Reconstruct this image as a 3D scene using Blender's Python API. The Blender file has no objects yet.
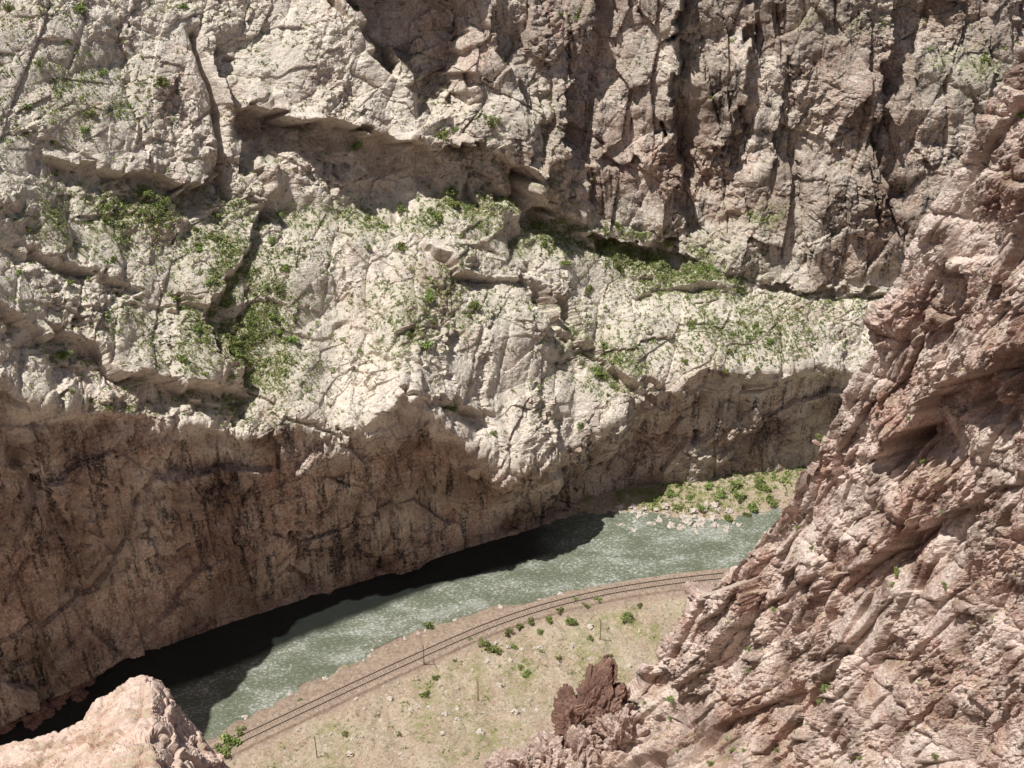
import bpy, math, numpy as np, random, time, bmesh
from mathutils import Vector
T0=time.time()
rng=np.random.RandomState(7); random.seed(7)
scene=bpy.context.scene
scene.view_settings.view_transform='Standard'
scene.view_settings.look='None'
scene.view_settings.exposure=0
# ------------------------------------------------------------------ viewpoint survey
H=230.0; PITCH=math.radians(38); F=1407.0
cp,sp=math.cos(PITCH),math.sin(PITCH)
def dyz(v):
    a=(384-np.asarray(v,dtype=np.float64))/F
    return cp+sp*a, -sp+cp*a
def atT(u,v,t):
    dy,dz=dyz(v); u=np.asarray(u,dtype=np.float64)
    return np.stack([(u-512)/F*t,dy*t,H+dz*t],-1)
def atY(u,v,Y):
    dy,dz=dyz(v); return atT(u,v,Y/dy)
def atZ(u,v,z=0.0):
    dy,dz=dyz(v); return atT(u,v,(z-H)/dz)
# ------------------------------------------------------------------ noise toolbox
perm=rng.permutation(256).astype(np.int32)
grad=rng.normal(size=(256,3)).astype(np.float32); grad/=np.linalg.norm(grad,axis=1,keepdims=True)
jit=rng.rand(256,3).astype(np.float32)
rnd1=rng.rand(256).astype(np.float32)*2-1
rvec=rng.normal(size=(256,3)).astype(np.float32); rvec/=np.linalg.norm(rvec,axis=1,keepdims=True)
def hsh(ix,iy,iz): return perm[(perm[(perm[ix&255]+iy)&255]+iz)&255]
def perlin(P):
    P=P.astype(np.float32); I=np.floor(P).astype(np.int32); f=P-I
    w=f*f*f*(f*(f*6-15)+10); r=0
    for dx in (0,1):
        wx=w[:,0] if dx else 1-w[:,0]
        for dy in (0,1):
            wy=w[:,1] if dy else 1-w[:,1]
            for dz in (0,1):
                wz=w[:,2] if dz else 1-w[:,2]
                g=grad[hsh(I[:,0]+dx,I[:,1]+dy,I[:,2]+dz)]
                d=g[:,0]*(f[:,0]-dx)+g[:,1]*(f[:,1]-dy)+g[:,2]*(f[:,2]-dz)
                r=r+wx*wy*wz*d
    return r*1.5
def fbm(P,o=4,ridge=False):
    s=0;a=1.0;tot=0
    for i in range(o):
        n=perlin(P*(2.03**i)+17.3*i)
        if ridge: n=1-2*np.abs(n)
        s=s+a*n; tot+=a; a*=.5
    return s/tot
def cells(P,seed=0):
    P=P.astype(np.float32); I=np.floor(P).astype(np.int32); f=P-I
    n=len(P); f1=np.full(n,9,np.float32); f2=f1.copy(); cid=np.zeros(n,np.int32); dv=np.zeros((n,3),np.float32)
    for dx in (-1,0,1):
        for dy in (-1,0,1):
            for dz in (-1,0,1):
                h=hsh(I[:,0]+dx+seed,I[:,1]+dy,I[:,2]+dz)
                v=f-jit[h]-np.array([dx,dy,dz],np.float32)
                d=np.einsum('ij,ij->i',v,v)
                m=d<f1
                f2=np.where(m,f1,np.minimum(f2,d))
                f1=np.where(m,d,f1); cid=np.where(m,h,cid); dv[m]=v[m]
    f1=np.sqrt(f1);f2=np.sqrt(f2)
    return f1,f2,cid,dv
def basis(longdir,nrm):
    a=np.array(longdir,float);a/=np.linalg.norm(a)
    b=np.cross(nrm,a);b/=np.linalg.norm(b);c=np.cross(a,b)
    return np.stack([a,b,c],1).astype(np.float32)
def blocks(P,B,size,stretch,amp,tilt,seed,crack=0.0):
    Q=(P@B)/np.array([size*stretch,size,size*1.3],np.float32)
    f1,f2,c,dv=cells(Q,seed)
    t=np.einsum('ij,ij->i',dv,rvec[(c*7+seed)%256])
    d=amp*(rnd1[(c+seed*13)%256]+tilt*t*2)
    if crack>0: d=d-crack*np.exp(-(f2-f1)/.045)
    return d
def facets(P,B,size,stretch,amp,seed):
    """continuous creased planes: tallest of several tilted cell planes, so slabs meet at edges without walls"""
    Q=(P@B)/np.array([size*stretch,size,size*1.3],np.float32)
    f1,f2,c,dv=cells(Q,seed)
    return amp*(f2-f1)
def joints(P,n,spacing,amp,crack,seed,wob=.08,base=.35):
    """parallel joint planes: slabs offset from one another with an open crack between"""
    n=np.array(n,float);n/=np.linalg.norm(n)
    k=(P@n.astype(np.float32))/spacing+wob*perlin(P/(spacing*1.6)+seed)+.3*perlin(P/(spacing*6)+seed*2)
    i=np.floor(k).astype(np.int32); f=k-i
    msk=sstep(-.15,.25,perlin(P/(spacing*2.2)+seed*3.7))
    off=rnd1[(perm[i&255]+seed)&255]
    w=.06
    return amp*(off+(f-.5)*rnd1[(perm[(i+77)&255]+seed)&255]*1.5)*(base+(1-base)*msk)-crack*msk*np.exp(-np.minimum(f,1-f)/w)
def sstep(a,b,x):
    t=np.clip((x-a)/(b-a),0,1); return t*t*(3-2*t)
# ------------------------------------------------------------------ mesh helpers
COL=scene.collection
def add_obj(name,me,label=None,cat=None,kind=None,group=None,parent=None):
    o=bpy.data.objects.new(name,me); COL.objects.link(o)
    if label:o["label"]=label
    if cat:o["category"]=cat
    if kind:o["kind"]=kind
    if group:o["group"]=group
    if parent:o.parent=parent
    return o
def mesh_np(name,V,Fq,mat,smooth=False):
    me=bpy.data.meshes.new(name); k=Fq.shape[1]
    me.vertices.add(len(V)); me.vertices.foreach_set("co",np.ascontiguousarray(V,dtype=np.float32).ravel())
    me.loops.add(Fq.size); me.loops.foreach_set("vertex_index",np.ascontiguousarray(Fq,dtype=np.int32).ravel())
    me.polygons.add(len(Fq)); me.polygons.foreach_set("loop_start",np.arange(0,Fq.size,k,dtype=np.int32))
    me.update(calc_edges=True)
    me.polygons.foreach_set("use_smooth",np.full(len(Fq),smooth,dtype=bool))
    me.materials.append(mat); me.update()
    return me
def grid_faces(nr,nc,flip=False):
    i=np.arange(nr*nc).reshape(nr,nc)
    q=np.stack([i[:-1,:-1],i[:-1,1:],i[1:,1:],i[1:,:-1]],-1).reshape(-1,4)
    return q[:,::-1] if flip else q
def attr(me,name,val):
    a=me.attributes.new(name,'FLOAT','POINT'); a.data.foreach_set("value",np.ascontiguousarray(val,dtype=np.float32).ravel())
def gnormals(G):
    du=np.gradient(G,axis=1);dv=np.gradient(G,axis=0)
    n=np.cross(du,dv); n/=np.linalg.norm(n,axis=2,keepdims=True)+1e-9
    return n
def smooth(G,n):
    for _ in range(n):
        G[1:-1]=(G[:-2]+2*G[1:-1]+G[2:])/4
        G[:,1:-1]=(G[:,:-2]+2*G[:,1:-1]+G[:,2:])/4
    return G
# ------------------------------------------------------------------ materials
def newmat(name):
    m=bpy.data.materials.new(name); m.use_nodes=True; nt=m.node_tree; nt.nodes.clear()
    o=nt.nodes.new('ShaderNodeOutputMaterial'); b=nt.nodes.new('ShaderNodeBsdfPrincipled')
    nt.links.new(b.outputs[0],o.inputs[0]); return m,nt,b
class N:
    def __init__(s,nt): s.nt=nt
    def node(s,t,**k):
        n=s.nt.nodes.new(t)
        for a,v in k.items(): setattr(n,a,v)
        return n
    def put(s,inp,v):
        if isinstance(v,bpy.types.NodeSocket): s.nt.links.new(v,inp)
        else:
            if isinstance(v,(tuple,list)) and len(v)==3 and inp.type=='RGBA': v=(*v,1)
            inp.default_value=v
    def pos(s): return s.node('ShaderNodeTexCoord').outputs['Object']
    def mapp(s,vec,scale=(1,1,1),rot=(0,0,0)):
        n=s.node('ShaderNodeMapping'); s.put(n.inputs[0],vec); n.inputs['Scale'].default_value=scale; n.inputs['Rotation'].default_value=rot; return n.outputs[0]
    def noise(s,vec,scale,detail=4,rough=.55,dist=0):
        n=s.node('ShaderNodeTexNoise'); s.put(n.inputs['Vector'],vec)
        n.inputs['Scale'].default_value=scale;n.inputs['Detail'].default_value=detail;n.inputs['Roughness'].default_value=rough;n.inputs['Distortion'].default_value=dist
        return n.outputs[0]
    def math(s,op,a,b=0.0,clamp=False):
        n=s.node('ShaderNodeMath',operation=op,use_clamp=clamp); s.put(n.inputs[0],a); s.put(n.inputs[1],b); return n.outputs[0]
    def rng(s,x,a,b,c=0.0,d=1.0):
        n=s.node('ShaderNodeMapRange'); s.put(n.inputs[0],x)
        for i,v in enumerate((a,b,c,d)): n.inputs[i+1].default_value=v
        return n.outputs[0]
    def mix(s,f,a,b,mode='MIX'):
        n=s.node('ShaderNodeMix',data_type='RGBA',blend_type=mode); s.put(n.inputs[0],f); s.put(n.inputs[6],a); s.put(n.inputs[7],b); return n.outputs[2]
    def att(s,name): return s.node('ShaderNodeAttribute',attribute_name=name).outputs['Fac']
    def bump(s,h,strength,dist,nrm=None):
        n=s.node('ShaderNodeBump'); s.put(n.inputs['Height'],h); n.inputs['Strength'].default_value=strength; n.inputs['Distance'].default_value=dist
        if nrm is not None: s.put(n.inputs['Normal'],nrm)
        return n.outputs[0]
def rock_material(name,tan,red,dark,pale,fs=1.0,rot=(0,0,0),bd=1.0):
    m,nt,b=newmat(name); g=N(nt); P=g.pos()
    mid=g.noise(P,.3*fs,4,.68,0); fine=g.noise(P,1.7*fs,4,.8)
    diag=g.noise(g.mapp(P,(.2,.6,1.0),rot),.8*fs,4,.72,0)
    redf=g.math('ADD',g.att('red'),g.rng(mid,.3,.7,-.4,.4),True)
    col=g.mix(redf,tan,red)
    col=g.mix(g.rng(diag,.52,.66,0,.35),col,(.34,.28,.245))
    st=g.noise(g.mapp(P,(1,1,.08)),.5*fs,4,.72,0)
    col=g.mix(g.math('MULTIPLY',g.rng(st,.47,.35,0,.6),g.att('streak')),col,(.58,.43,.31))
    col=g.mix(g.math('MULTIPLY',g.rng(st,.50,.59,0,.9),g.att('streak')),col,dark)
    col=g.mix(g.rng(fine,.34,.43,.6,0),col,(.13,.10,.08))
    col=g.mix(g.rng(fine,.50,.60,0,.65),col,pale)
    col=g.mix(g.att('varnish_shade'),col,(.44,.39,.365),'MULTIPLY')  # multiplies in painted wall shade and random varnish patches
    vg=g.math('MULTIPLY',g.rng(fine,.44,.53,0,1),g.att('veg'),True)
    col=g.mix(vg,col,(.22,.25,.085))
    g.put(b.inputs['Base Color'],col); b.inputs['Roughness'].default_value=.92; b.inputs['Specular IOR Level'].default_value=.2
    h=g.math('ADD',g.math('MULTIPLY',fine,1.0),g.math('MULTIPLY',diag,1.0))
    nn=g.bump(h,.7,bd/fs); g.put(b.inputs['Normal'],nn)
    return m
M_wall=rock_material("canyon_rock",(.84,.75,.64),(.60,.41,.325),(.07,.05,.042),(.95,.90,.82),1.0,(0,math.radians(25),math.radians(20)))
M_spur=rock_material("spur_rock",(.78,.64,.555),(.55,.34,.27),(.08,.055,.05),(.95,.86,.78),1.5,(0,math.radians(-60),0))
M_near=rock_material("pink_granite",(.66,.50,.41),(.58,.39,.31),(.12,.09,.07),(.78,.66,.56),1.7,(0,math.radians(30),0),.25)
M_dark=rock_material("dark_red_rock",(.33,.20,.155),(.28,.145,.11),(.07,.05,.045),(.46,.32,.26),1.5,(0,math.radians(-60),0))
m,nt,b=newmat("canyon_floor_ground"); g=N(nt);P=g.pos()
c=g.mix(g.rng(g.noise(P,.12,5,.6),.38,.62),(.64,.52,.38),(.55,.40,.29))
c=g.mix(g.rng(g.noise(P,1.2,6,.9),.48,.58,0,.8),c,(.76,.66,.52))
c=g.mix(g.rng(g.noise(P,1.9,4,.9),.46,.40,0,.85),c,(.17,.13,.085))
vg=g.math('MULTIPLY',g.rng(g.noise(P,.5,6,.9),.47,.55),g.att('veg'),True)
c=g.mix(vg,c,(.35,.345,.145)); c=g.mix(g.att('gravel'),c,g.mix(g.rng(g.noise(P,1.2,6,.9),.40,.60),(.30,.21,.155),(.60,.47,.36)))
c=g.mix(g.att('wet'),c,(.06,.05,.04))
g.put(b.inputs['Base Color'],c); b.inputs['Roughness'].default_value=.95
g.put(b.inputs['Normal'],g.bump(g.noise(P,1.1,8,.85),.9,.9)); M_floor=m
m,nt,b=newmat("river_water"); g=N(nt);P=g.pos()
Q=g.mapp(P,(.7,1.3,1),(0,0,math.radians(-22)))
n1=g.noise(Q,1.9,5,.82,.4); n2=g.noise(Q,.14,4,.6,.3)
c=g.mix(g.att('calm_shade'),g.mix(g.rng(n2,.35,.65),(.22,.25,.165),(.34,.37,.27)),(.03,.036,.03))  # near-black tone paints the wall's shadow onto the water
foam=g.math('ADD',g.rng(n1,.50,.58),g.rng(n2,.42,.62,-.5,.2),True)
foam=g.math('MULTIPLY',foam,g.rng(g.att('calm_shade'),0,.9,.9,.0))  # foam removed inside the painted shadow so it stays dark
c=g.mix(foam,c,(.90,.92,.87)); g.put(b.inputs['Base Color'],c); b.inputs['Roughness'].default_value=.25
g.put(b.inputs['Normal'],g.bump(n1,1,.9)); M_water=m
def simple(name,c1,c2,scale,rough=.85,bs=.4,metal=0,rand=0):
    m,nt,b=newmat(name); g=N(nt);P=g.pos()
    c=g.mix(g.rng(g.noise(P,scale,5,.7),.35,.65),c1,c2)
    if rand:
        oi=g.node('ShaderNodeObjectInfo').outputs['Random']
        hs=g.node('ShaderNodeHueSaturation'); g.put(hs.inputs['Hue'],g.rng(oi,0,1,.47,.52)); g.put(hs.inputs['Value'],g.rng(oi,0,1,1-rand,1+rand)); g.put(hs.inputs['Color'],c); c=hs.outputs[0]
    g.put(b.inputs['Base Color'],c); b.inputs['Roughness'].default_value=rough; b.inputs['Metallic'].default_value=metal
    if bs: g.put(b.inputs['Normal'],g.bump(g.noise(P,scale*3,5,.7),bs,.05))
    return m
M_leaf=simple("shrub_foliage",(.12,.17,.045),(.30,.35,.10),.9,.7,0,0,.3)
M_leaf2=simple("dry_grass_foliage",(.30,.32,.12),(.50,.47,.23),.4,.8,0)
M_wood=simple("weathered_wood",(.13,.09,.065),(.20,.15,.11),3,.9,.4)
M_sleeper=simple("dusty_sleeper_wood",(.16,.12,.09),(.28,.215,.165),1.2,.9,.4)
M_rail=simple("rusty_steel",(.08,.055,.045),(.13,.10,.085),4,.5,.1,.6)
M_ballast=simple("ballast_gravel",(.20,.145,.11),(.42,.325,.25),1.6,.95,1)
M_boulder=simple("boulder_rock",(.42,.36,.31),(.70,.63,.55),.8,.95,1)
M_ceram=simple("glass_insulator",(.2,.3,.28),(.3,.4,.36),4,.2,0)

# ------------------------------------------------------------------ far canyon wall
us=np.array([-220,0,130,240,340,400,450,500,550,600,650,700,780,850,950,1100,1260.])
def R(*a): return np.interp(UU,us,np.array(a,float))
NC=1150
UU=np.linspace(-220,1260,NC)
def n1d(s,f): q=np.zeros((NC,3),np.float32); q[:,0]=UU/f; q[:,1]=s*3.3+.4; return fbm(q,4)
v_base=R(850,728,662,625,593,574,558,544,528,505,496,490,480,474,468,460,450)
v_brk =R(400,405,415,434,434,408,428,462,470,422,402,378,374,372,352,340,330)+26*n1d(1,55)
v_back=R(165,172,185,205,212,200,190,186,222,240,250,268,290,292,286,282,280)
o_brk =R(6,6,6,4,-1,-4,-5,-5,-4,-2,-1,0,1,1,2,4,4)+2.5*n1d(2,80)
o_back=R(46,46,45,44,43,42,40,38,36,33,29,25,19,16,15,16,16)
o_top =R(38,38,37,35,32,30,27,24,22,21,21,21,22,24,26,28,28)
Yb=atZ(UU,v_base,-1.5)[:,1]
rows=[]
rows.append((v_base,Yb))
rows.append((v_base-7,Yb+.1))
rows.append((v_base-9,Yb+.3))
rows.append(((v_base*.5+v_brk*.5),Yb+1.8+np.maximum(o_brk,0)*.45))
rows.append((v_brk+8,Yb+o_brk+1.6))
rows.append((v_brk-3,Yb+o_brk+.3))
rows.append((v_brk*.55+v_back*.45,Yb+o_brk*.58+o_back*.42))
rows.append((v_back,Yb+o_back))
rows.append((v_back*.5-30,Yb+o_back+o_top*.45))
rows.append((v_back*0-60,Yb+o_back+o_top))
rows.append((v_back*0-330,Yb+o_back+o_top+38))
cnt=[5,4,130,120,8,150,150,150,150,45]
Vv=[];Yy=[]
for k in range(len(rows)-1):
    n=cnt[k]; tt=np.linspace(0,1,n,endpoint=(k==len(rows)-2))[:,None]
    Vv.append(rows[k][0][None]*(1-tt)+rows[k+1][0][None]*tt); Yy.append(rows[k][1][None]*(1-tt)+rows[k+1][1][None]*tt)
Vc=np.concatenate(Vv);Yc=np.concatenate(Yy); Uc=np.repeat(UU[None],len(Vc),0)
G=atY(Uc,Vc,Yc)
pl=[]
for d in (12,40,90,160,260):
    r=G[-1].copy(); r[:,1]+=d; r[:,2]+=min(d,40)*.25; r[:,0]*=1+d/300; pl.append(r)
G=np.concatenate([G,np.array(pl)]); 
ext=len(pl); Uc=np.concatenate([Uc,np.repeat(UU[None],ext,0)]); Vc=np.concatenate([Vc,np.full((ext,NC),-400.)])
nr=len(G)
G[10:]=smooth(G[10:],8)
Nn=gnormals(smooth(G.copy(),30))
if Nn[200:400,:,1].mean()>0: Nn=-Nn; flipW=True
else: flipW=False
fl=lambda A:A.reshape(-1,A.shape[-1]) if A.ndim==3 else A.ravel()
Pw=fl(G).astype(np.float32);Nw=fl(Nn).astype(np.float32);CU=fl(Uc);CV=fl(Vc)
Wz=fbm(Pw/22,3); Wz2=fbm(Pw/22+40,3)
c7=cells(Pw/7,3)[2]; c3=cells(Pw/3,9)[2]
Wc=rnd1[c7]*9; Wd=rnd1[c3]*4
Uw=CU+Wz*20+Wc+Wd; Vw=CV+Wz2*20+Wd-Wc*.7
Us=CU+Wz*12+Wc*.7+Wd
AM=np.clip(.75+1.6*fbm(Pw/12+70,3),.05,1.5)
def seg(poly,u,v):
    best=np.full(u.shape,1e9)
    for (a,b),(c,d) in zip(poly[:-1],poly[1:]):
        L=(c-a)**2+(d-b)**2; t=np.clip(((u-a)*(c-a)+(v-b)*(d-b))/L,0,1)
        best=np.minimum(best,np.hypot(u-a-t*(c-a),v-b-t*(d-b)))
    return best
def ledge(poly,A,B,wa,wb,u,v,e=1.5):
    p=np.array(poly,float); d=seg(poly,u,v); vl=np.interp(u,p[:,0],p[:,1]); ab=v<vl
    fade=sstep(p[0,0]-12,p[0,0]+18,u)*(1-sstep(p[-1,0]-18,p[-1,0]+12,u))
    return np.where(ab,.6*A*np.exp(-(d/wa)),-B*np.exp(-(d/wb)**e))*fade
def notch(poly,B,w,u,v): return -B*np.exp(-(seg(poly,u,v)/w)**1.6)
D=np.zeros(len(Pw))
L=lambda *a:ledge(*a,Uw,Vw)*AM
VL=lambda *a:ledge(*a,Vw,Us,1.0)*(.4+.6*AM)
D+=L([(-120,270),(0,308),(60,338),(120,372),(180,398),(236,404)],4,5,50,20)
D+=L([(30,150),(80,162),(130,175),(175,188),(224,172)],3.5,5,70,22)
D+=L([(222,112),(270,124),(340,130),(380,148),(440,146),(500,150),(548,208)],6,9,60,50)
D+=L([(405,235),(450,262),(500,268),(530,270)],2.2,3,35,12)
D+=L([(525,262),(548,300),(568,336),(612,350),(645,384)],3,4,38,14)
D+=L([(470,176),(540,212),(600,232),(690,254)],2,4.5,40,16)
D+=L([(640,284),(700,290),(760,296),(900,290)],2.2,3,40,9)
D+=L([(395,402),(430,398),(485,412)],2,4,30,34)
D+=L([(0,228),(60,262),(110,290),(205,300)],1.6,2.6,40,12)
D+=L([(300,330),(360,335),(420,372)],1.0,1.6,30,9)
D+=L([(560,120),(620,150),(660,190)],2.0,3,40,14)
D+=L([(700,150),(780,120),(860,160)],1.5,2.2,40,14)
D+=L([(560,470),(620,440),(700,430),(800,420)],1.2,2,30,14)
D+=L([(-40,470),(60,490),(160,480),(260,500)],1.2,2.0,50,18)
D+=L([(120,560),(260,530),(400,500)],1.0,1.6,50,16)
ln=np.interp(Vw,[-50,0,40,95],[318,338,382,428])
D-=12*sstep(-26,-14,Vw)*(1-sstep(80,130,Vw))*sstep(-7,7,Uw-ln)*(1-sstep(450,480,Uw))
D+=9*(1-sstep(-30,-18,Vw))*sstep(-160,-90,Vw)*sstep(280,320,Uw)*(1-sstep(450,500,Uw))
D+=VL([(40,222),(100,226),(150,236),(205,262)],2.5,6,40,30)
D+=VL([(195,262),(250,238),(292,205),(360,222),(400,240)],3,2.5,30,40)
D+=VL([(-80,600),(20,585),(90,566),(160,560)],4,6,60,60)
D+=VL([(-60,690),(40,676),(120,668),(240,680)],5,7,60,60)
D+=VL([(-60,756),(60,744),(170,724)],3,4,50,50)
D+=VL([(-60,900),(60,884),(180,876),(260,890)],5,6,60,60)
D+=VL([(-90,490),(0,496),(60,500),(110,520)],2.5,4,40,40)
D+=VL([(420,545),(470,560),(520,548)],3,3,40,24)
D+=notch([(196,30),(212,95),(221,150),(226,198)],5,4,CU+Wz*8,CV)
D=smooth(D.reshape(nr,NC,1),1).ravel()
top=sstep(-60,-160,CV)
vbt=np.tile(v_brk,nr)
lower=sstep(-6,10,Vw-vbt)
upper=sstep(10,-50,CV-np.tile(v_back,nr))
ur=upper*sstep(380,600,CU)
Bw=basis((.75,.35,.45),(.3,-.75,.6)); warp=np.stack([perlin(Pw/9),perlin(Pw/9+31),perlin(Pw/9+77)],1)*.25
Pq=Pw+warp.astype(np.float32)
Pj=Pq+(rvec[c7]*1.4+rvec[c3]*.6)
k1=1-.5*lower
xh=np.array([.92,.38,0]); zh=np.array([-.1,.3,.95])
# broad slabs: creased planes plus modest block offsets stepped along joints
D+=facets(Pq,Bw,22,1.8,4.0,14)*k1
D+=facets(Pq,Bw,10,2.0,1.3,44)*(1-.4*lower)
D+=blocks(Pj,Bw,14,1.8,.45,.7,15,.25)*k1
D+=blocks(Pq,Bw,13,1.7,.7,1.0,33,.3)*lower
D+=joints(Pj,.55*xh+.83*zh,11,.6,.8,5,.08,.1)*k1
D+=joints(Pj,xh-.15*zh,14,.7,.9,24,.08,.1)*(1-.4*lower)
D+=joints(Pq+rvec[c3]*.5,xh+.05*zh,5.5,1.0,1.1,91,.06,.2)*np.clip(ur+.5*lower,0,1)
for poly,B,w in [([(303,540),(301,570),(306,612)],3,4),([(374,540),(378,572)],1.6,5),([(150,460),(160,560)],1.4,8),([(90,500),(80,600)],1.2,7),
                 ([(0,400),(20,450),(50,520)],3,10),([(640,400),(636,440),(625,480)],3,12),([(735,380),(745,430),(730,470)],2,9)]:
    D+=notch(poly,B,w,Uw,CV)
D+=joints(Pq,.8*xh-.5*zh,8,.4,.6,41)*k1*(1-.6*ur)
Bv=basis((.1,.1,1),(.3,-.9,.2))
D+=blocks(Pq,Bv,7,3.0,.9,1.2,19,.3)*np.clip(lower*.7+upper*1.2*sstep(300,560,CU),0,1.2)
rough=np.clip(.22+2.2*fbm(Pw/16+5,3),.04,1.3)
D+=blocks(Pq,Bw,6,2.0,.42,1.3,11,.22)*(1-.5*lower)*(.4+.6*np.minimum(rough,1))*(1-.4*ur)
D+=joints(Pq,.3*xh+.9*zh,3.0,.32,.4,61)*rough*(1-.6*lower)
D+=blocks(Pq,Bw,2.5,1.7,.32,1.3,5,.22)*rough*(1-.4*lower)
D+=blocks(Pq,Bw,1.0,1.4,.17,1.3,8)*(.15+rough)*(1-.4*lower)
D+=fbm(Pw/2.2,4,True)*.12*(.3+rough) + fbm(Pw/30,2)*1.6
D*=(1-.5*top)*sstep(0,12,np.repeat(np.arange(nr),NC))
D*=1-.75*sstep(40,0,np.tile(v_base,nr)-CV)*sstep(560,640,CU)
Pf=Pw+Nw*D[:,None].astype(np.float32)
Ns=gnormals(smooth(Pf.reshape(nr,NC,3).astype(np.float64).copy(),4)); Ns=fl(-Ns if flipW else Ns)
def ell(u0,v0,a,b): return np.exp(-(((CU-u0)/a)**2+((CV-v0)/b)**2))
vegW=np.zeros(len(Pw))
for e in [(250,335,50,72,2.0),(225,280,30,40,1.1),(60,95,75,40,.7),(110,225,95,35,1.1),(500,205,60,22,1.7),(600,240,70,16,3.2),(680,262,60,16,2.4),(605,368,34,18,1.8),(700,285,60,16,1.2),(450,290,60,35,.9),
          (60,412,70,12,1),(0,480,22,45,1.2),(765,215,30,12,1),(960,70,40,20,.9),(560,330,30,25,.8),(730,330,70,30,.5),(110,110,14,14,.8),(400,330,50,30,.65),(190,215,60,18,1.1),(330,215,50,12,.8),(20,20,40,20,.4),(860,20,60,12,.6),(400,225,60,20,.8),(100,330,90,40,.4)]:
    vegW+=ell(*e[:4])*e[4]
vegW*=sstep(.15,.45,Ns[:,2])*np.clip(.85+1.8*fbm(Pw/7+12,3),0,1.6); vegA=np.clip(vegW*.75+.18*sstep(.5,.75,Ns[:,2])*sstep(0,.25,fbm(Pw/15+3,3)),0,1)*(1-lower)
bigc=fbm(Pw/20+200,4); bigd=fbm(Pw/13+300,4)
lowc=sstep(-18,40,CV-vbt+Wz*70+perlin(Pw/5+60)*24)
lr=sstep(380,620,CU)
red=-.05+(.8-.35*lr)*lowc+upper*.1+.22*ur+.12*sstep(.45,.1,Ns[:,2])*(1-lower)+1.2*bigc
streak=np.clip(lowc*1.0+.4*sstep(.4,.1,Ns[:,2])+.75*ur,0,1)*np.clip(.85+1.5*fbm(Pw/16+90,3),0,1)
varn_shade=np.clip(lowc*(.55+1.6*bigd)+ur*(.36+1.1*bigd)+.1*sstep(.45,.15,Ns[:,2])*(1-lowc),0,.95)  # wall shade put into colour: darker lower wall, upper right and steep faces
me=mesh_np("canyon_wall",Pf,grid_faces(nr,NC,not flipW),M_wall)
attr(me,"veg",vegA);attr(me,"red",red);attr(me,"streak",streak);attr(me,"varnish_shade",varn_shade)
add_obj("canyon_wall",me,"towering pink and grey granite canyon wall with green ledges","canyon wall","structure")
print("wall",time.time()-T0)

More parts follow.
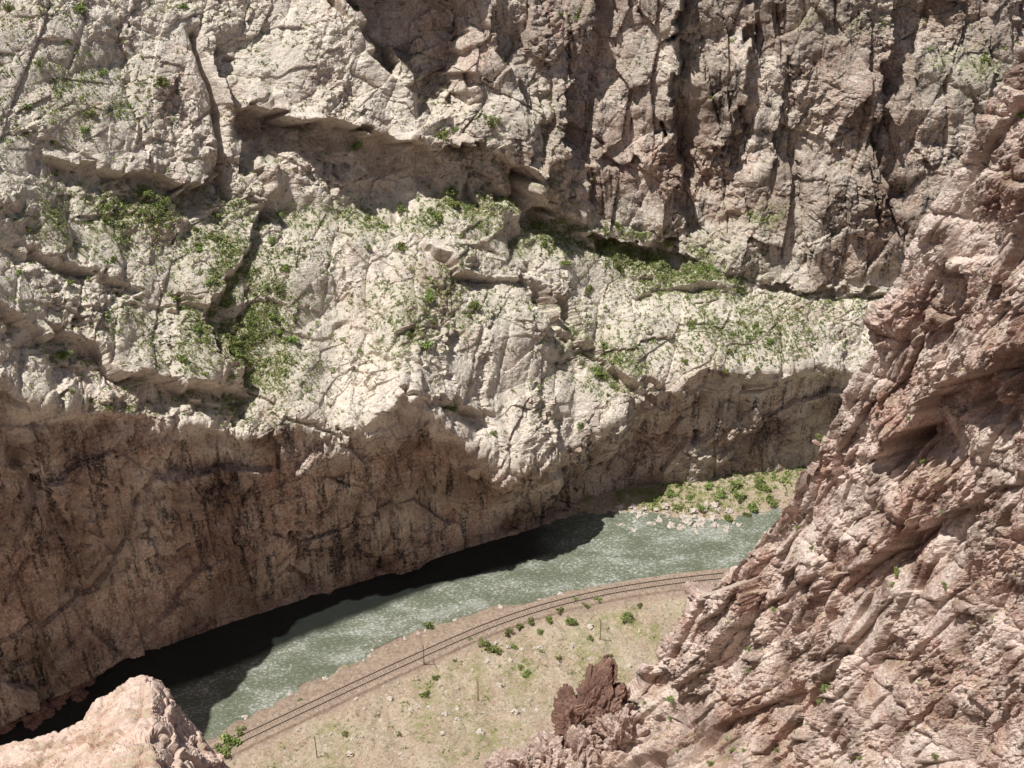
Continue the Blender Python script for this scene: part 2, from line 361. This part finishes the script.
# ------------------------------------------------------------------ generic craggy loft
def crag(name,rowsT,counts,nc,mat,B,nrm_hint,scale,redv,ledges=(),sm=6,ampk=1.0,jn=((1,0,0),(0,0,1)),vk=1.0):
    grid=[]
    s=np.linspace(0,1,nc)
    R3=[]
    for r in rowsT:
        r=np.array(r,float); k=np.linspace(0,1,len(r)); R3.append(np.stack([np.interp(s,k,r[:,j]) for j in range(r.shape[1])],1))
    for i in range(len(R3)-1):
        n=counts[i]; tt=np.linspace(0,1,n,endpoint=(i==len(R3)-2))[:,None,None]
        grid.append(R3[i][None]*(1-tt)+R3[i+1][None]*tt)
    A=np.concatenate(grid); nr_=len(A)
    Gg=smooth(A[...,:3].copy(),sm); ch=A[...,3:5]
    Gs=smooth(Gg.copy(),40)
    Nn=gnormals(Gs); f=False
    if (Nn@np.array(nrm_hint))[nr_//2:].mean()<0: Nn=-Nn;f=True
    P=fl(Gg).astype(np.float32);Nv=fl(Nn).astype(np.float32)
    cc=cells(P/3,3)[2]; wc=rnd1[cc]*8
    u=ch[...,0].ravel()+fbm(P/(10*scale),3)*20+wc; v=ch[...,1].ravel()+fbm(P/(10*scale)+50,3)*20-wc
    wp=np.stack([perlin(P/(6*scale)),perlin(P/(6*scale)+31),perlin(P/(6*scale)+77)],1)*.1*scale
    Q=P+wp.astype(np.float32); Qj=Q+rvec[cc]*.35*scale
    D=np.zeros(len(P))
    D+=blocks(Q,B,9*scale,3.5,1.1*scale,1.1,3,.5*scale)
    AMs=np.clip(.75+1.6*fbm(P/9+70,3),.05,1.5)
    for L_ in ledges:
        D+=ledge(*L_,u,v)*AMs
    D+=joints(Q,jn[0],6.5*scale,1.4*scale,1.5*scale,7,.06)
    D=smooth(D.reshape(nr_,nc,1),1).ravel()
    D+=joints(Qj,jn[1],7*scale,.8*scale,.9*scale,31,.06,.1)
    D+=blocks(Q,B,3.4*scale,3.2,.55*scale,1.4,21,.45*scale)
    rg=np.clip(.5+1.8*fbm(P/(9*scale)+5,2),.15,1.4)
    D+=joints(Qj,jn[0],2.6*scale,.5*scale,.7*scale,57,.06,.2)*(.4+.7*rg)
    D+=joints(Qj,jn[0]*.9+jn[1]*.4,1.3*scale,.22*scale,.3*scale,77,.06,.2)*(.2+rg)
    D+=joints(Qj,jn[1]*.9-jn[0]*.3,2.0*scale,.3*scale,.4*scale,97,.06,.0)*rg
    D+=blocks(Q,B,1.3*scale,2.6,.27*scale,1.5,5,.2*scale)*rg
    D+=blocks(Q,B,.5*scale,2,.13*scale,1.5,8)*(.2+rg)
    D+=fbm(P/(1.6*scale),4,True)*.1*scale*rg+fbm(P/(20*scale),2)*1.2*scale
    D*=ampk
    Pf=P+Nv*D[:,None].astype(np.float32)
    Nf=gnormals(smooth(Pf.reshape(nr_,nc,3).astype(np.float64).copy(),3)); Nf=fl(-Nf if f else Nf)
    me=mesh_np(name,Pf,grid_faces(nr_,nc,not f),mat)
    n3=fbm(P/(9*scale)+9,4); n4=fbm(P/(6*scale)+39,4)
    attr(me,"red",np.clip(redv+2.2*n3,-.3,1.3)); attr(me,"streak",.6*sstep(.45,.1,Nf[:,2])*sstep(-.1,.3,fbm(P/7+4,2))); attr(me,"veg",.4*sstep(.35,.7,Nf[:,2])*sstep(0,.3,n3))
    attr(me,"varnish_shade",vk*np.clip(.12+2.0*n4+.4*sstep(.3,0,Nf[:,2]),0,.9))
    return me,Pf,Nf,ch.reshape(-1,2)
ridge=[(1140,-230,140),(1075,-80,146),(1020,45,152),(982,110,158),(940,190,166),(902,270,175),(867,350,184),(834,420,194),(788,482,205),(750,540,214),(706,590,224),(664,640,232),(640,678,236),(606,700,238),(556,738,239),(480,775,239),(400,815,238)]
def rowp(du,dv,k,bend=0):
    out=[]
    for i,(u,v,t) in enumerate(ridge):
        uu,vv=u+du,v+dv; p=atT(uu,vv,t*k); out.append((*p,uu,vv))
    return out
back=[]; back2=[]
for (u,v,t) in ridge:
    p=atT(u,v,t); back2.append((p[0]+9,p[1]+9,p[2]-14,u,v)); back.append((p[0]+30,p[1]+26,-2,u,v))
rT=[back,back2,rowp(0,0,1.0),rowp(50,28,.965),rowp(130,80,.90),rowp(260,160,.78),rowp(430,265,.645),rowp(640,400,.50)]
Bs=basis((.24,-.15,.96),(-.94,-.27,.19))
rd=np.array([.24,-.15,.96]); cr=np.cross(rd,[-.94,-.27,.19]); cr/=np.linalg.norm(cr)
me,Ps,NsS,chS=crag("rock_spur",rT,[20,40,70,150,230,230,60],1000,M_spur,Bs,(-.94,-.27,.19),.85,.25,
   ledges=[([(880,455),(915,420),(960,385),(1060,330)],4,8.5,40,46),([(760,640),(820,590),(900,540),(1040,470)],1.2,2.4,40,18)],
   jn=(cr*.97+rd*.15,rd*.8-cr*.5))
add_obj("rock_spur",me,"steep sunlit reddish granite spur with deep fractures","rock slope","structure")
xs=np.linspace(-260,200,300); ys=np.concatenate([np.linspace(-80,-4,10),np.linspace(-1,166,200)])
X,Y=np.meshgrid(xs,ys)
Z=np.where(Y<-2,226,np.clip(206-(Y+1)*1.335,-2,999))
Z=Z-5*sstep(9,30,Y)*sstep(166,120,Y)
P=np.stack([X,Y,Z],-1).reshape(-1,3).astype(np.float32)
D=(blocks(P,basis((.6,.2,.6),(0,.8,.6)),9,1.6,1.6,1,3,.5)+blocks(P,basis((.6,.2,.6),(0,.8,.6)),3.5,1.6,.7,1,6,.2))*sstep(2,30,P[:,1])
P[:,2]+=D; P[:,1]-=np.abs(D)*.3
me=mesh_np("near_slope",P,grid_faces(len(ys),len(xs)),M_spur); n3=fbm(P/12,3); attr(me,"red",.45+n3);attr(me,"veg",.6*sstep(0,.3,n3));attr(me,"streak",n3*0);attr(me,"varnish_shade",np.clip(n3,0,1))
add_obj("near_slope",me,"steep rocky hillside of pink granite below the overlook","hillside","structure")
oc=[(-200,840),(-80,770),(-20,750),(20,738),(52,728),(80,718),(94,702),(110,688),(130,678),(152,676),(166,690),(178,710),(198,735),(222,762),(250,810),(270,900)]
def ocr(dv,k,sx=1.0,dy=0): return [(*(atT(100+(u-100)*sx,v+dv,92*k)+np.array([0,dy,0])),u,v+dv) for u,v in oc]
bk=[(a[0],a[1]+8,a[2]-22,a[3],a[4]) for a in ocr(0,1)]; bk0=[(a[0],a[1]+14,a[2]-60,a[3],a[4]) for a in ocr(0,1)]
rT=[bk0,bk,ocr(0,1.0),ocr(14,.975,1.0),ocr(50,.93,1.0),ocr(150,.82,1.05),ocr(420,.72,1.3)]
me,_,_,_=crag("rock_outcrop",rT,[15,30,40,70,90,40],460,M_near,basis((.8,.1,.5),(0,-.5,.8)),(0,-.5,.85),.28,.3,sm=4,ampk=.55,
   ledges=[([(70,742),(110,735),(170,742)],.5,.8,30,8)],jn=(np.array((.7,.3,.6)),np.array((.8,.2,-.5))),vk=.15)
add_obj("rock_outcrop",me,"smooth pale pink granite outcrop below the overlook","rock outcrop","structure")
print("crags",time.time()-T0)

# ------------------------------------------------------------------ canyon floor, river
nb=atZ([-260,-60,60,150,215,262,310,360,400,432,480,540,600,660,710,800,900,1050],[960,850,795,757,730,704,680,655,637,622,611,595,583,577,573,566,560,552],0)
fbk=atZ([-220,0,130,240,340,450,560,600,640,690,740,790,860,960,1100],[845,724,659,624,592,558,526,519,520,528,525,512,500,492,486],0)
Ynb=lambda x:np.interp(x,nb[:,0],nb[:,1]); Yfb=lambda x:np.interp(x,fbk[:,0],fbk[:,1])
trk=atZ([-150,60,160,240,330,430,500,560,620,700,800,950],[935,825,779,740,697,651,620,602,589,578,570,561],1.6)
tx=np.linspace(trk[0,0],trk[-1,0],1500); ty=np.interp(tx,trk[:,0],trk[:,1])
ker=np.ones(121)/121
for k in range(2): ty=np.convolve(np.pad(ty,60,mode='reflect',reflect_type='odd'),ker,'valid')
Ytr=lambda x:np.interp(x,tx,ty)
def ground(x,y,p=None):
    dn=Ynb(x)-y; df=y-Yfb(x)
    P=np.stack([x,y,0*x],-1).reshape(-1,3)
    n=fbm(P/9,4).reshape(x.shape); n2=fbm(P/2.2,2).reshape(x.shape)
    dt=np.abs(y-Ytr(x))
    near=-.4+1.7*sstep(-.5,4,dn+n*2)+ (n*1.8+n2*.7)*sstep(3,8,dt)+ .10*np.clip(dn-22,0,999)
    near=near*sstep(-3,0.5,dn)-1.8*(1-sstep(-3,.5,dn))
    far=-.5+1.8*sstep(-.5,9,df+n*2)+n*.7+n2*.4; far=far*sstep(-3,.5,df)-1.8*(1-sstep(-3,.5,df))
    return np.maximum(near,far)
xs=np.array(np.linspace(-300,-130,60).tolist()+np.linspace(-129,100,520).tolist()+np.linspace(102,300,60).tolist()); ys=np.concatenate([np.linspace(120,164,30),np.linspace(165,275,260),np.linspace(278,420,40)])
X,Y=np.meshgrid(xs,ys); Z=ground(X,Y)
P=np.stack([X,Y,Z],-1).reshape(-1,3)
me=mesh_np("canyon_floor",P,grid_faces(len(ys),len(xs)),M_floor,True)
dn=(Ynb(X)-Y).ravel(); df=(Y-Yfb(X)).ravel(); dt=(Y-Ytr(X)).ravel()
n3=fbm(P/10,3)
fv=np.clip(.45+2.2*n3,0,1)*sstep(-3,-6,dt)*sstep(4,7,np.abs(dt))+1.2*sstep(2,6,df)*np.clip(.9+2.5*n3,0,1)+.6*sstep(1,2,dn)*sstep(5,2,dn)*sstep(0,.2,n3)
attr(me,"veg",np.clip(fv,0,1.6)); attr(me,"gravel",.95*(1-sstep(5.0,8,np.abs(dt-2.2+n3*3)))); attr(me,"wet",.8*(1-sstep(-.1,1.0,np.maximum(dn,df)+n3)))
add_obj("canyon_floor",me,"tan gravel and grass canyon floor along the river","ground","structure")
xw=np.linspace(-230,150,1100); tw=np.linspace(-.06,1.06,170)
XW,TW=np.meshgrid(xw,tw); YW=Ynb(XW)-1.0+(Yfb(XW)+3.0-Ynb(XW))*TW
P=np.stack([XW,YW,0*XW],-1).reshape(-1,3)
Q=P@np.array([[.93,-.37,0],[.37,.93,0],[0,0,1]]); Q=Q/np.array([1.4,.8,1])
nn=fbm(P/8,3)
calm_shade=sstep(.46,.60,TW.ravel()+nn*.06)*sstep(18,2,P[:,0]); calm_shade=np.maximum(calm_shade,sstep(-88,-102,P[:,0]))  # mask of the painted cliff shadow on the river, with flatter waves
P[:,2]=(.26*fbm(Q,4,True)+.14*fbm(P/4,2))*(1-.6*calm_shade)-.05
me=mesh_np("river",P,grid_faces(len(tw),len(xw)),M_water,True); attr(me,"calm_shade",calm_shade)
add_obj("river",me,"fast greenish river with white ripples","river","structure")

# ------------------------------------------------------------------ railway track
xsr=tx[(tx>-170)&(tx<75)]; ysr=Ytr(xsr)
sl=np.concatenate([[0],np.cumsum(np.hypot(np.diff(xsr),np.diff(ysr)))])
S=np.arange(0,sl[-1],.6); cx=np.interp(S,sl,xsr); cy=np.interp(S,sl,ysr)
tg=np.stack([np.gradient(cx),np.gradient(cy)],1); tg/=np.linalg.norm(tg,axis=1,keepdims=True); nm=np.stack([-tg[:,1],tg[:,0]],1)
def sweep(name,prof,mat):
    n=len(prof); V=[]
    for (o,z) in prof: V.append(np.stack([cx+nm[:,0]*o,cy+nm[:,1]*o,np.full(len(cx),z)],1))
    V=np.stack(V,1).reshape(-1,3); i=np.arange(len(cx)-1)[:,None]; j=np.arange(n)[None]
    j2=(j+1)%n; Fq=np.stack([i*n+j,i*n+j2,(i+1)*n+j2,(i+1)*n+j],-1).reshape(-1,4)
    return mesh_np(name,V,Fq,mat)
ZT=1.35
trackE=add_obj("railway_track",None,"curving single railway track on brown ballast beside the river","railway track")
trackE.empty_display_size=2
bal=sweep("ballast",[(-3.3,ZT-.7),(3.3,ZT-.7),(2.3,ZT+.37),(-2.3,ZT+.37)],M_ballast); add_obj("ballast",bal,parent=trackE)
for o in (-.78,.78):
    r=sweep("rail",[(o-.07,ZT+.42),(o+.07,ZT+.42),(o+.02,ZT+.46),(o+.035,ZT+.56),(o-.035,ZT+.56),(o-.02,ZT+.46)],M_rail); add_obj("rail",r,parent=trackE)
def box(sx,sy,sz,bev=.02):
    pts=[]
    for z,i in ((-sz/2,0),(sz/2-bev,0),(sz/2,bev)):
        for x,y in ((-1,-1),(1,-1),(1,1),(-1,1)): pts.append((x*(sx/2-i),y*(sy/2-i),z))
    Fq=[(0,3,2,1),(8,9,10,11)]
    for k in (0,4):
        for j in range(4): Fq.append((k+j,k+(j+1)%4,k+4+(j+1)%4,k+4+j))
    return np.array(pts,float),np.array(Fq)
bv,bf=box(.22,2.5,.18)
slm=mesh_np("sleeper",bv,bf,M_sleeper)
px=512+F*cx/(cy*cp+(H-1.6)*sp)
vis=np.where((px>225)&(px<705))[0]; pick=set(vis[:100].tolist()); rest=[]
for i in range(len(cx)):
    a=math.atan2(tg[i,1],tg[i,0])+random.uniform(-.03,.03)
    if i in pick:
        o=bpy.data.objects.new("sleeper",slm); COL.objects.link(o); o.parent=trackE; o.location=(cx[i],cy[i],ZT+.31+random.uniform(-.03,.01)); o.rotation_euler=(0,0,a)
    else:
        c_,s_=math.cos(a),math.sin(a); rest.append(bv@np.array([[c_,s_,0],[-s_,c_,0],[0,0,1]])+np.array([cx[i],cy[i],ZT+.30]))
VV=np.concatenate(rest); Fq=np.concatenate([bf+len(bv)*k for k in range(len(rest))])
add_obj("sleeper_run",mesh_np("sleeper_run",VV,Fq,M_sleeper),parent=trackE,kind="stuff")

# ------------------------------------------------------------------ telegraph poles
def cyl(p0,p1,r0,r1,n=8):
    p0=np.array(p0,float);p1=np.array(p1,float);d=p1-p0;d/=np.linalg.norm(d)
    a=np.cross(d,[0,0,1] if abs(d[2])<.9 else [1,0,0]);a/=np.linalg.norm(a);b=np.cross(d,a)
    V=[p0+r0*(math.cos(t)*a+math.sin(t)*b) for t in np.linspace(0,2*math.pi,n,endpoint=False)]+[p1+r1*(math.cos(t)*a+math.sin(t)*b) for t in np.linspace(0,2*math.pi,n,endpoint=False)]
    return V,[(i,(i+1)%n,n+(i+1)%n,n+i) for i in range(n)]
def join(parts):
    V=[];Fq=[];k=0
    for v,f in parts: V+=list(v); Fq+=[tuple(k+i for i in q) for q in f]; k+=len(v)
    return np.array(V),np.array(Fq)
pv,pf=join([cyl((0,0,-.5),(0,0,6.2),.11,.075),cyl((0,0,6.2),(0,0,6.25),.075,.001)])
pm=mesh_np("pole_shaft",pv,pf,M_wood)
bv2,bf2=box(1.7,.09,.11); am=mesh_np("crossarm",bv2,bf2,M_wood)
iv,if_=join([cyl((0,0,.05),(0,0,.2),.05,.03,6)]); im=mesh_np("insulator",iv,if_,M_ceram)
for (u,v) in [(317,757),(478,700),(424,664),(600,640)]:
    p=atZ(u,v,1.6); z=float(ground(np.array([p[0]]),np.array([p[1]]))[0])
    sh=add_obj("telegraph_pole",None,"weathered wooden telegraph pole standing beside the railway track","telegraph pole",group="poles along the railway")
    sh.location=(p[0],p[1],z); sh.rotation_euler=(random.uniform(-.02,.02),random.uniform(-.03,.03),math.radians(110)); sh.empty_display_size=1
    add_obj("shaft",pm,parent=sh)
    a=add_obj("crossarm",am,parent=sh); a.location=(0,.12,5.8)
    for x in (-.75,-.45,.45,.75):
        i=add_obj("insulator",im,parent=sh); i.location=(x,.12,5.8)

# ------------------------------------------------------------------ shrubs
def shrub_mesh(name,n,r,flat,lobes,seed,leaf=.13,stem=True,mat=None):
    rs=np.random.RandomState(seed); V=[];Fq=[]
    cen=[(rs.uniform(-.6,.6)*r,rs.uniform(-.6,.6)*r,rs.uniform(.25,.9)*r*flat,rs.uniform(.3,.55)*r) for _ in range(lobes)]
    for i in range(n):
        c=cen[rs.randint(lobes)]; d=rs.normal(size=3);d/=np.linalg.norm(d); q=c[3]*rs.uniform(.4,1.1)
        p=np.array([c[0]+d[0]*q,c[1]+d[1]*q,max(.02,c[2]+d[2]*q*flat)])
        a=rs.normal(size=3)+d*.3+np.array([0,0,.3]);a/=np.linalg.norm(a);b=np.cross(a,rs.normal(size=3));b/=np.linalg.norm(b);s=leaf*rs.uniform(.6,1.5)
        k=len(V); V+=[p-b*s*.5,p+a*s*.5,p+b*s*.5+a*s*.2,p-a*s*.6+b*s*.1]; Fq.append((k,k+1,k+2,k+3))
    if not stem: return mesh_np(name,np.array(V),np.array(Fq),mat or M_leaf)
    pv,pf=join([cyl((0,0,-.25),(c[0]*.8,c[1]*.8,c[2]),.06,.02,4) for c in cen])
    me=mesh_np(name,np.concatenate([np.array(V),pv]),np.concatenate([np.array(Fq),pf+len(V)]),mat or M_leaf); me.materials.append(M_wood)
    mi=np.zeros(len(Fq)+len(pf),dtype=np.int32); mi[len(Fq):]=1; me.polygons.foreach_set("material_index",mi)
    return me
SH=[shrub_mesh("shrub",520,1.0,.8,7,s,.18) for s in range(3)]+[shrub_mesh("shrub",420,1.0,1.15,6,s,.17) for s in (7,8,9)]
nsh=0
def put_shrub(p,s,kind="wall"):
    global nsh
    o=bpy.data.objects.new("shrub",random.choice(SH)); COL.objects.link(o); o.location=tuple(float(q) for q in p)
    o.rotation_euler=(random.uniform(-.15,.15),random.uniform(-.15,.15),random.uniform(0,6.3)); o.scale=(s*random.uniform(.85,1.2),s*random.uniform(.85,1.2),s*random.uniform(.8,1.15))
    if kind=="floor": o["label"]="rounded green shrub on the grassy canyon floor"; o["group"]="shrubs on the canyon floor"
    elif kind=="spur": o["label"]="small green shrub rooted in reddish rock crevice"; o["group"]="shrubs on the reddish spur"
    else: o["label"]="green shrub growing on a rock ledge of the cliff"; o["group"]="shrubs on the canyon wall"
    o["category"]="shrub"; nsh+=1
for (u,v,s) in [(428,626,2.3),(493,652,2.4),(484,645,1.6),(425,694,1.6),(520,628,1.7),(508,633,1.4),(532,622,1.4),(550,620,1.4),(572,622,1.8),(585,606,1.4),(628,619,2.0),(525,675,1.4),(521,668,1.1),(232,742,2.9),(222,752,2.4),(240,733,1.7),(436,678,1.2),(560,612,1.2),(598,600,1.2),(610,655,1.2),
                (700,508,1.7),(740,498,2.1),(755,505,2),(765,488,2.1),(730,515,1.6),(690,497,1.5),(668,494,1.5),(770,500,2),(748,512,1.6),(655,500,1.3),(720,495,1.8),(710,488,1.8),(735,487,2),(680,506,1.3),(758,484,2.2),(345,735,.9),(400,735,.8),(455,660,.8),(300,700,.7),(560,660,1.0),(470,640,.8),(540,632,1.2),(515,645,1.0),(590,640,1.1),(575,600,1.1),(640,606,1.2)]:
    p=atZ(u,v,1.5); z=float(ground(np.array([p[0]]),np.array([p[1]]))[0]); put_shrub((p[0],p[1],z),s*.75,"floor")
inv=(CU>-20)&(CU<1040)&(CV>-15)&(CV<700)
def choose(w,n):
    w=np.clip(w,0,None); w=w/w.sum(); return rng.choice(len(w),n,replace=False,p=w)
w=(vegW**1.1+.10*sstep(.4,.7,Ns[:,2]))*inv*(1-lower)
for i in choose(w,207): put_shrub(Pf[i]-np.array([0,0,.1]),random.uniform(.5,1.1) if random.random()<.8 else random.uniform(1.1,1.7))
inS=((chS[:,0]<1030)&(chS[:,1]<770)&(NsS[:,2]>.45)).astype(float)
for i in choose(inS,45): put_shrub(Ps[i],random.uniform(.3,.8),"spur")
def cover(name,P,idx,smin,smax,mat,label,leaf=.3,nl=14):
    base=[shrub_mesh("t",nl,1.0,.6,3,s,leaf,False,mat) for s in range(40,46)]
    arr=[]
    for m_ in base:
        a=np.zeros(len(m_.vertices)*3,np.float32); m_.vertices.foreach_get("co",a); arr.append(a.reshape(-1,3)); bpy.data.meshes.remove(m_)
    V=[]
    for i in idx:
        a=arr[random.randrange(6)]; s=random.uniform(smin,smax)*(1 if random.random()<.8 else 1.5); th=random.uniform(0,6.28);c_,s_=math.cos(th),math.sin(th)
        V.append(a@np.array([[c_,s_,0],[-s_,c_,0],[0,0,1]])*s+P[i])
    V=np.concatenate(V); Fq=np.arange(len(V)).reshape(-1,4)
    add_obj(name,mesh_np(name,V,Fq,mat),label,"ground cover","stuff")
w=(vegW**1.1*1.2+.22*sstep(.4,.7,Ns[:,2])*(.4+sstep(0,.3,fbm(Pw/15+3,3))))*inv*(1-lower)
cover("ledge_scrub",Pf,choose(w,12500),.2,.62,M_leaf,"low green scrub scattered over the cliff ledges",.34,18)
cover("ledge_grass",Pf,choose(w,7000),.2,.5,M_leaf2,"dry yellow green grass tufts on the cliff ledges",.4,10)
cover("spur_grass",Ps,choose(inS,900),.12,.35,M_leaf2,"sparse grass tufts in the reddish spur",.4,12)
gx=rng.uniform(-110,80,11000); gy=rng.uniform(165,275,11000); gz=ground(gx,gy)
dn=Ynb(gx)-gy; df=gy-Yfb(gx); dtt=gy-Ytr(gx); gn=fbm(np.stack([gx,gy,0*gx],1)/10,3)
ok=(((dtt<-4.5)&(rng.rand(11000)<.14+1.1*np.clip(gn+.1,0,1)))|((df>3)&(gx>15))|((dn>1)&(dn<4)&(gn>.1)&(dtt>6)))
GP=np.stack([gx,gy,gz],1)[ok]
cover("floor_grass",GP,range(len(GP)),.2,.55,M_leaf2,"patchy dry green grass on the canyon floor",.4,12)
GP=GP[::3]+np.array([.7,.4,0]); cover("floor_scrub",GP,range(len(GP)),.2,.6,M_leaf,"low dark green scrub on the canyon floor",.34,14)
gx=rng.uniform(25,85,480); gy=Yfb(gx)+rng.uniform(4,20,480); GP=np.stack([gx,gy,ground(gx,gy)],1)
cover("bank_brush",GP,range(len(GP)),.4,1.1,M_leaf,"bright green brush along the far river bank",.26,26)

# ------------------------------------------------------------------ boulders
def rock_mesh(seed,mat,sub=4,stretch=(1,1,1)):
    bm=bmesh.new(); bmesh.ops.create_icosphere(bm,subdivisions=sub,radius=1); V=np.array([v.co[:] for v in bm.verts]); I3=np.eye(3,dtype=np.float32)
    d=blocks((V+seed*3.1).astype(np.float32),I3,.75,1,.22,1.1,seed,.05)+blocks((V+seed*5).astype(np.float32),I3,.3,1,.07,1.1,seed+2,.02)+.05*fbm(V*4,3)
    V=V*(1+d[:,None])*np.array(stretch)
    for v,c in zip(bm.verts,V): v.co=c
    me=bpy.data.meshes.new("boulder"); bm.to_mesh(me); bm.free(); me.materials.append(mat); 
    return me,V
RK=[rock_mesh(s,M_boulder,3,(1,.8,.7))[0] for s in range(5)]
bl=[(686,520,1.5),(700,522,1.3),(715,524,1.2),(672,524,1.1),(660,519,.9),(694,512,1.1),(727,526,1.0),(740,524,.9),(650,522,.9),(636,520,.7),(622,524,.8),
    (405,640,.6),(370,655,.6),(325,678,.7),(290,694,.6),(455,620,.6),(500,609,.7),(560,594,.6),(610,585,.6),(245,716,.8),(265,706,.6),(540,600,.5),
    (390,700,.6),(500,690,.7),(445,720,.8),(540,650,.7),(590,630,.8),(350,760,.8),(620,600,.6),(480,740,.9),(515,720,.8)]
for k in range(110):
    bl.append((random.uniform(290,640),random.uniform(630,766),random.uniform(.2,.6)))
for k in range(50):
    bl.append((random.uniform(615,745),random.uniform(506,530),random.uniform(.4,1.1)))
for (u,v,s) in bl:
    p=atZ(u,v,.5)
    if abs(p[1]-Ytr(p[0]))<3.5: continue
    z=float(ground(np.array([p[0]]),np.array([p[1]]))[0]); z=max(z,-.3)
    o=bpy.data.objects.new("boulder",random.choice(RK)); COL.objects.link(o); o.location=(p[0],p[1],z+.1*s); o.rotation_euler=(random.uniform(-.3,.3),random.uniform(-.3,.3),random.uniform(0,6.3)); o.scale=(s,s*random.uniform(.8,1.1),s)
    o["label"]="pale angular boulder lying on the canyon floor"; o["category"]="boulder"; o["group"]="boulders on the canyon floor"
RD=[]
for m_ in RK:
    q=m_.copy(); q.materials.clear(); q.materials.append(M_dark); attr(q,"red",np.full(len(q.vertices),.4)); attr(q,"varnish_shade",np.full(len(q.vertices),.3)); RD.append(q)
for k in range(26):
    x=random.uniform(-106,-88); s=random.uniform(.8,2.4); y=float(Yfb(x))-random.uniform(-1.5,4.5)
    o=bpy.data.objects.new("boulder",random.choice(RD)); COL.objects.link(o); o.location=(x,y,-.1); o.rotation_euler=(random.uniform(-.3,.3),random.uniform(-.3,.3),random.uniform(0,6.3)); o.scale=(s,s,s)
    o["label"]="dark fallen boulder at the foot of the cliff"; o["category"]="boulder"; o["group"]="fallen boulders below the cliff"
def crag_mesh(seed,mat,s):
    bm=bmesh.new(); bmesh.ops.create_icosphere(bm,subdivisions=6,radius=1); V=np.array([v.co[:] for v in bm.verts]); bm.verts.ensure_lookup_table()
    rs=np.random.RandomState(seed)
    r=np.full(len(V),1.35)
    for k in range(10):
        n=rs.normal(size=3); n[2]*=.35; n/=np.linalg.norm(n); d=rs.uniform(.45,.95); c=V@n
        r=np.minimum(r,np.where(c>1e-3,d/np.maximum(c,1e-3),9))
    V=V*r[:,None]*np.array(s)
    Z3=np.eye(3,dtype=np.float32)[:,[2,0,1]]; A=V.astype(np.float32)+seed
    d=blocks(A,Z3,1.3,2.6,.7,1.5,seed,.6)+blocks(A,Z3,.6,2.0,.25,1.5,seed+4,.2)+joints(A,(1,.3,.2),1.3,.4,.5,seed,.06)
    V=V*(1+(d/(np.linalg.norm(V,axis=1)+1.5))[:,None])
    for v,c in zip(bm.verts,V): v.co=c
    me=bpy.data.meshes.new("rock_pinnacle"); bm.to_mesh(me); bm.free(); me.materials.append(mat)
    attr(me,"red",np.full(len(V),.4)); attr(me,"streak",np.full(len(V),.2)); attr(me,"varnish_shade",np.full(len(V),.2)); return me
for k,(u,v,t,sc,rot,mt,lab) in enumerate([(590,704,234,(2.6,3.0,7.6),(.1,.3,.3),M_dark,"jagged dark red rock pinnacle at the spur foot"),(603,684,236,(1.9,2.3,6.6),(0,.3,1),M_dark,"jagged dark red rock pinnacle at the spur foot"),
    (576,722,235,(2.6,2.8,5.0),(0,.35,2),M_dark,"low dark red rock crag beside a taller pinnacle"),(608,714,234,(2.8,3,5.5),(.2,.2,.5),M_dark,"low dark red rock crag beside a taller pinnacle"),
    (550,756,237,(5,3.5,3.0),(0,.2,.4),M_spur,"broken pinkish rock crag at the spur foot"),(618,732,232,(4.5,3.5,4),(.1,.1,2.4),M_spur,"broken pinkish rock crag at the spur foot"),(585,748,234,(4.5,3.5,3.4),(.1,.1,1.4),M_spur,"broken pinkish rock crag at the spur foot"),(520,768,238,(5.5,3.5,2.6),(.1,.1,1.0),M_spur,"broken pinkish rock crag at the spur foot")]):
    o=add_obj("rock_pinnacle",crag_mesh(20+k,mt,sc),lab,"rock pinnacle",group="crags at the foot of the spur"); o.location=tuple(atT(u,v,t)); o.rotation_euler=rot

# ------------------------------------------------------------------ light, sky, camera
s=Vector((-.36,-.05,.93)).normalized()
sun=bpy.data.lights.new("sun",'SUN'); sun.energy=5; sun.angle=math.radians(.5); sun.color=(1,.965,.91)
so=bpy.data.objects.new("sun",sun); COL.objects.link(so); so.rotation_euler=s.to_track_quat('Z','Y').to_euler(); so.location=(0,0,400)
w=bpy.data.worlds.new("World"); scene.world=w; w.use_nodes=True; nt=w.node_tree; nt.nodes.clear()
sk=nt.nodes.new('ShaderNodeTexSky'); sk.sky_type='NISHITA'; sk.sun_disc=False; sk.sun_elevation=math.asin(s.z); sk.sun_rotation=math.atan2(s.x,s.y)
bg=nt.nodes.new('ShaderNodeBackground'); bg.inputs[1].default_value=.052; ow=nt.nodes.new('ShaderNodeOutputWorld')
nt.links.new(sk.outputs[0],bg.inputs[0]); nt.links.new(bg.outputs[0],ow.inputs[0])
cam=bpy.data.cameras.new("camera"); cam.sensor_width=36; cam.lens=F/1024*36; cam.clip_end=3000; cam.clip_start=.5
co=bpy.data.objects.new("camera",cam); COL.objects.link(co); co.location=(0,0,H); co.rotation_euler=(math.pi/2-PITCH,0,0); scene.camera=co
print("total",time.time()-T0,nsh)
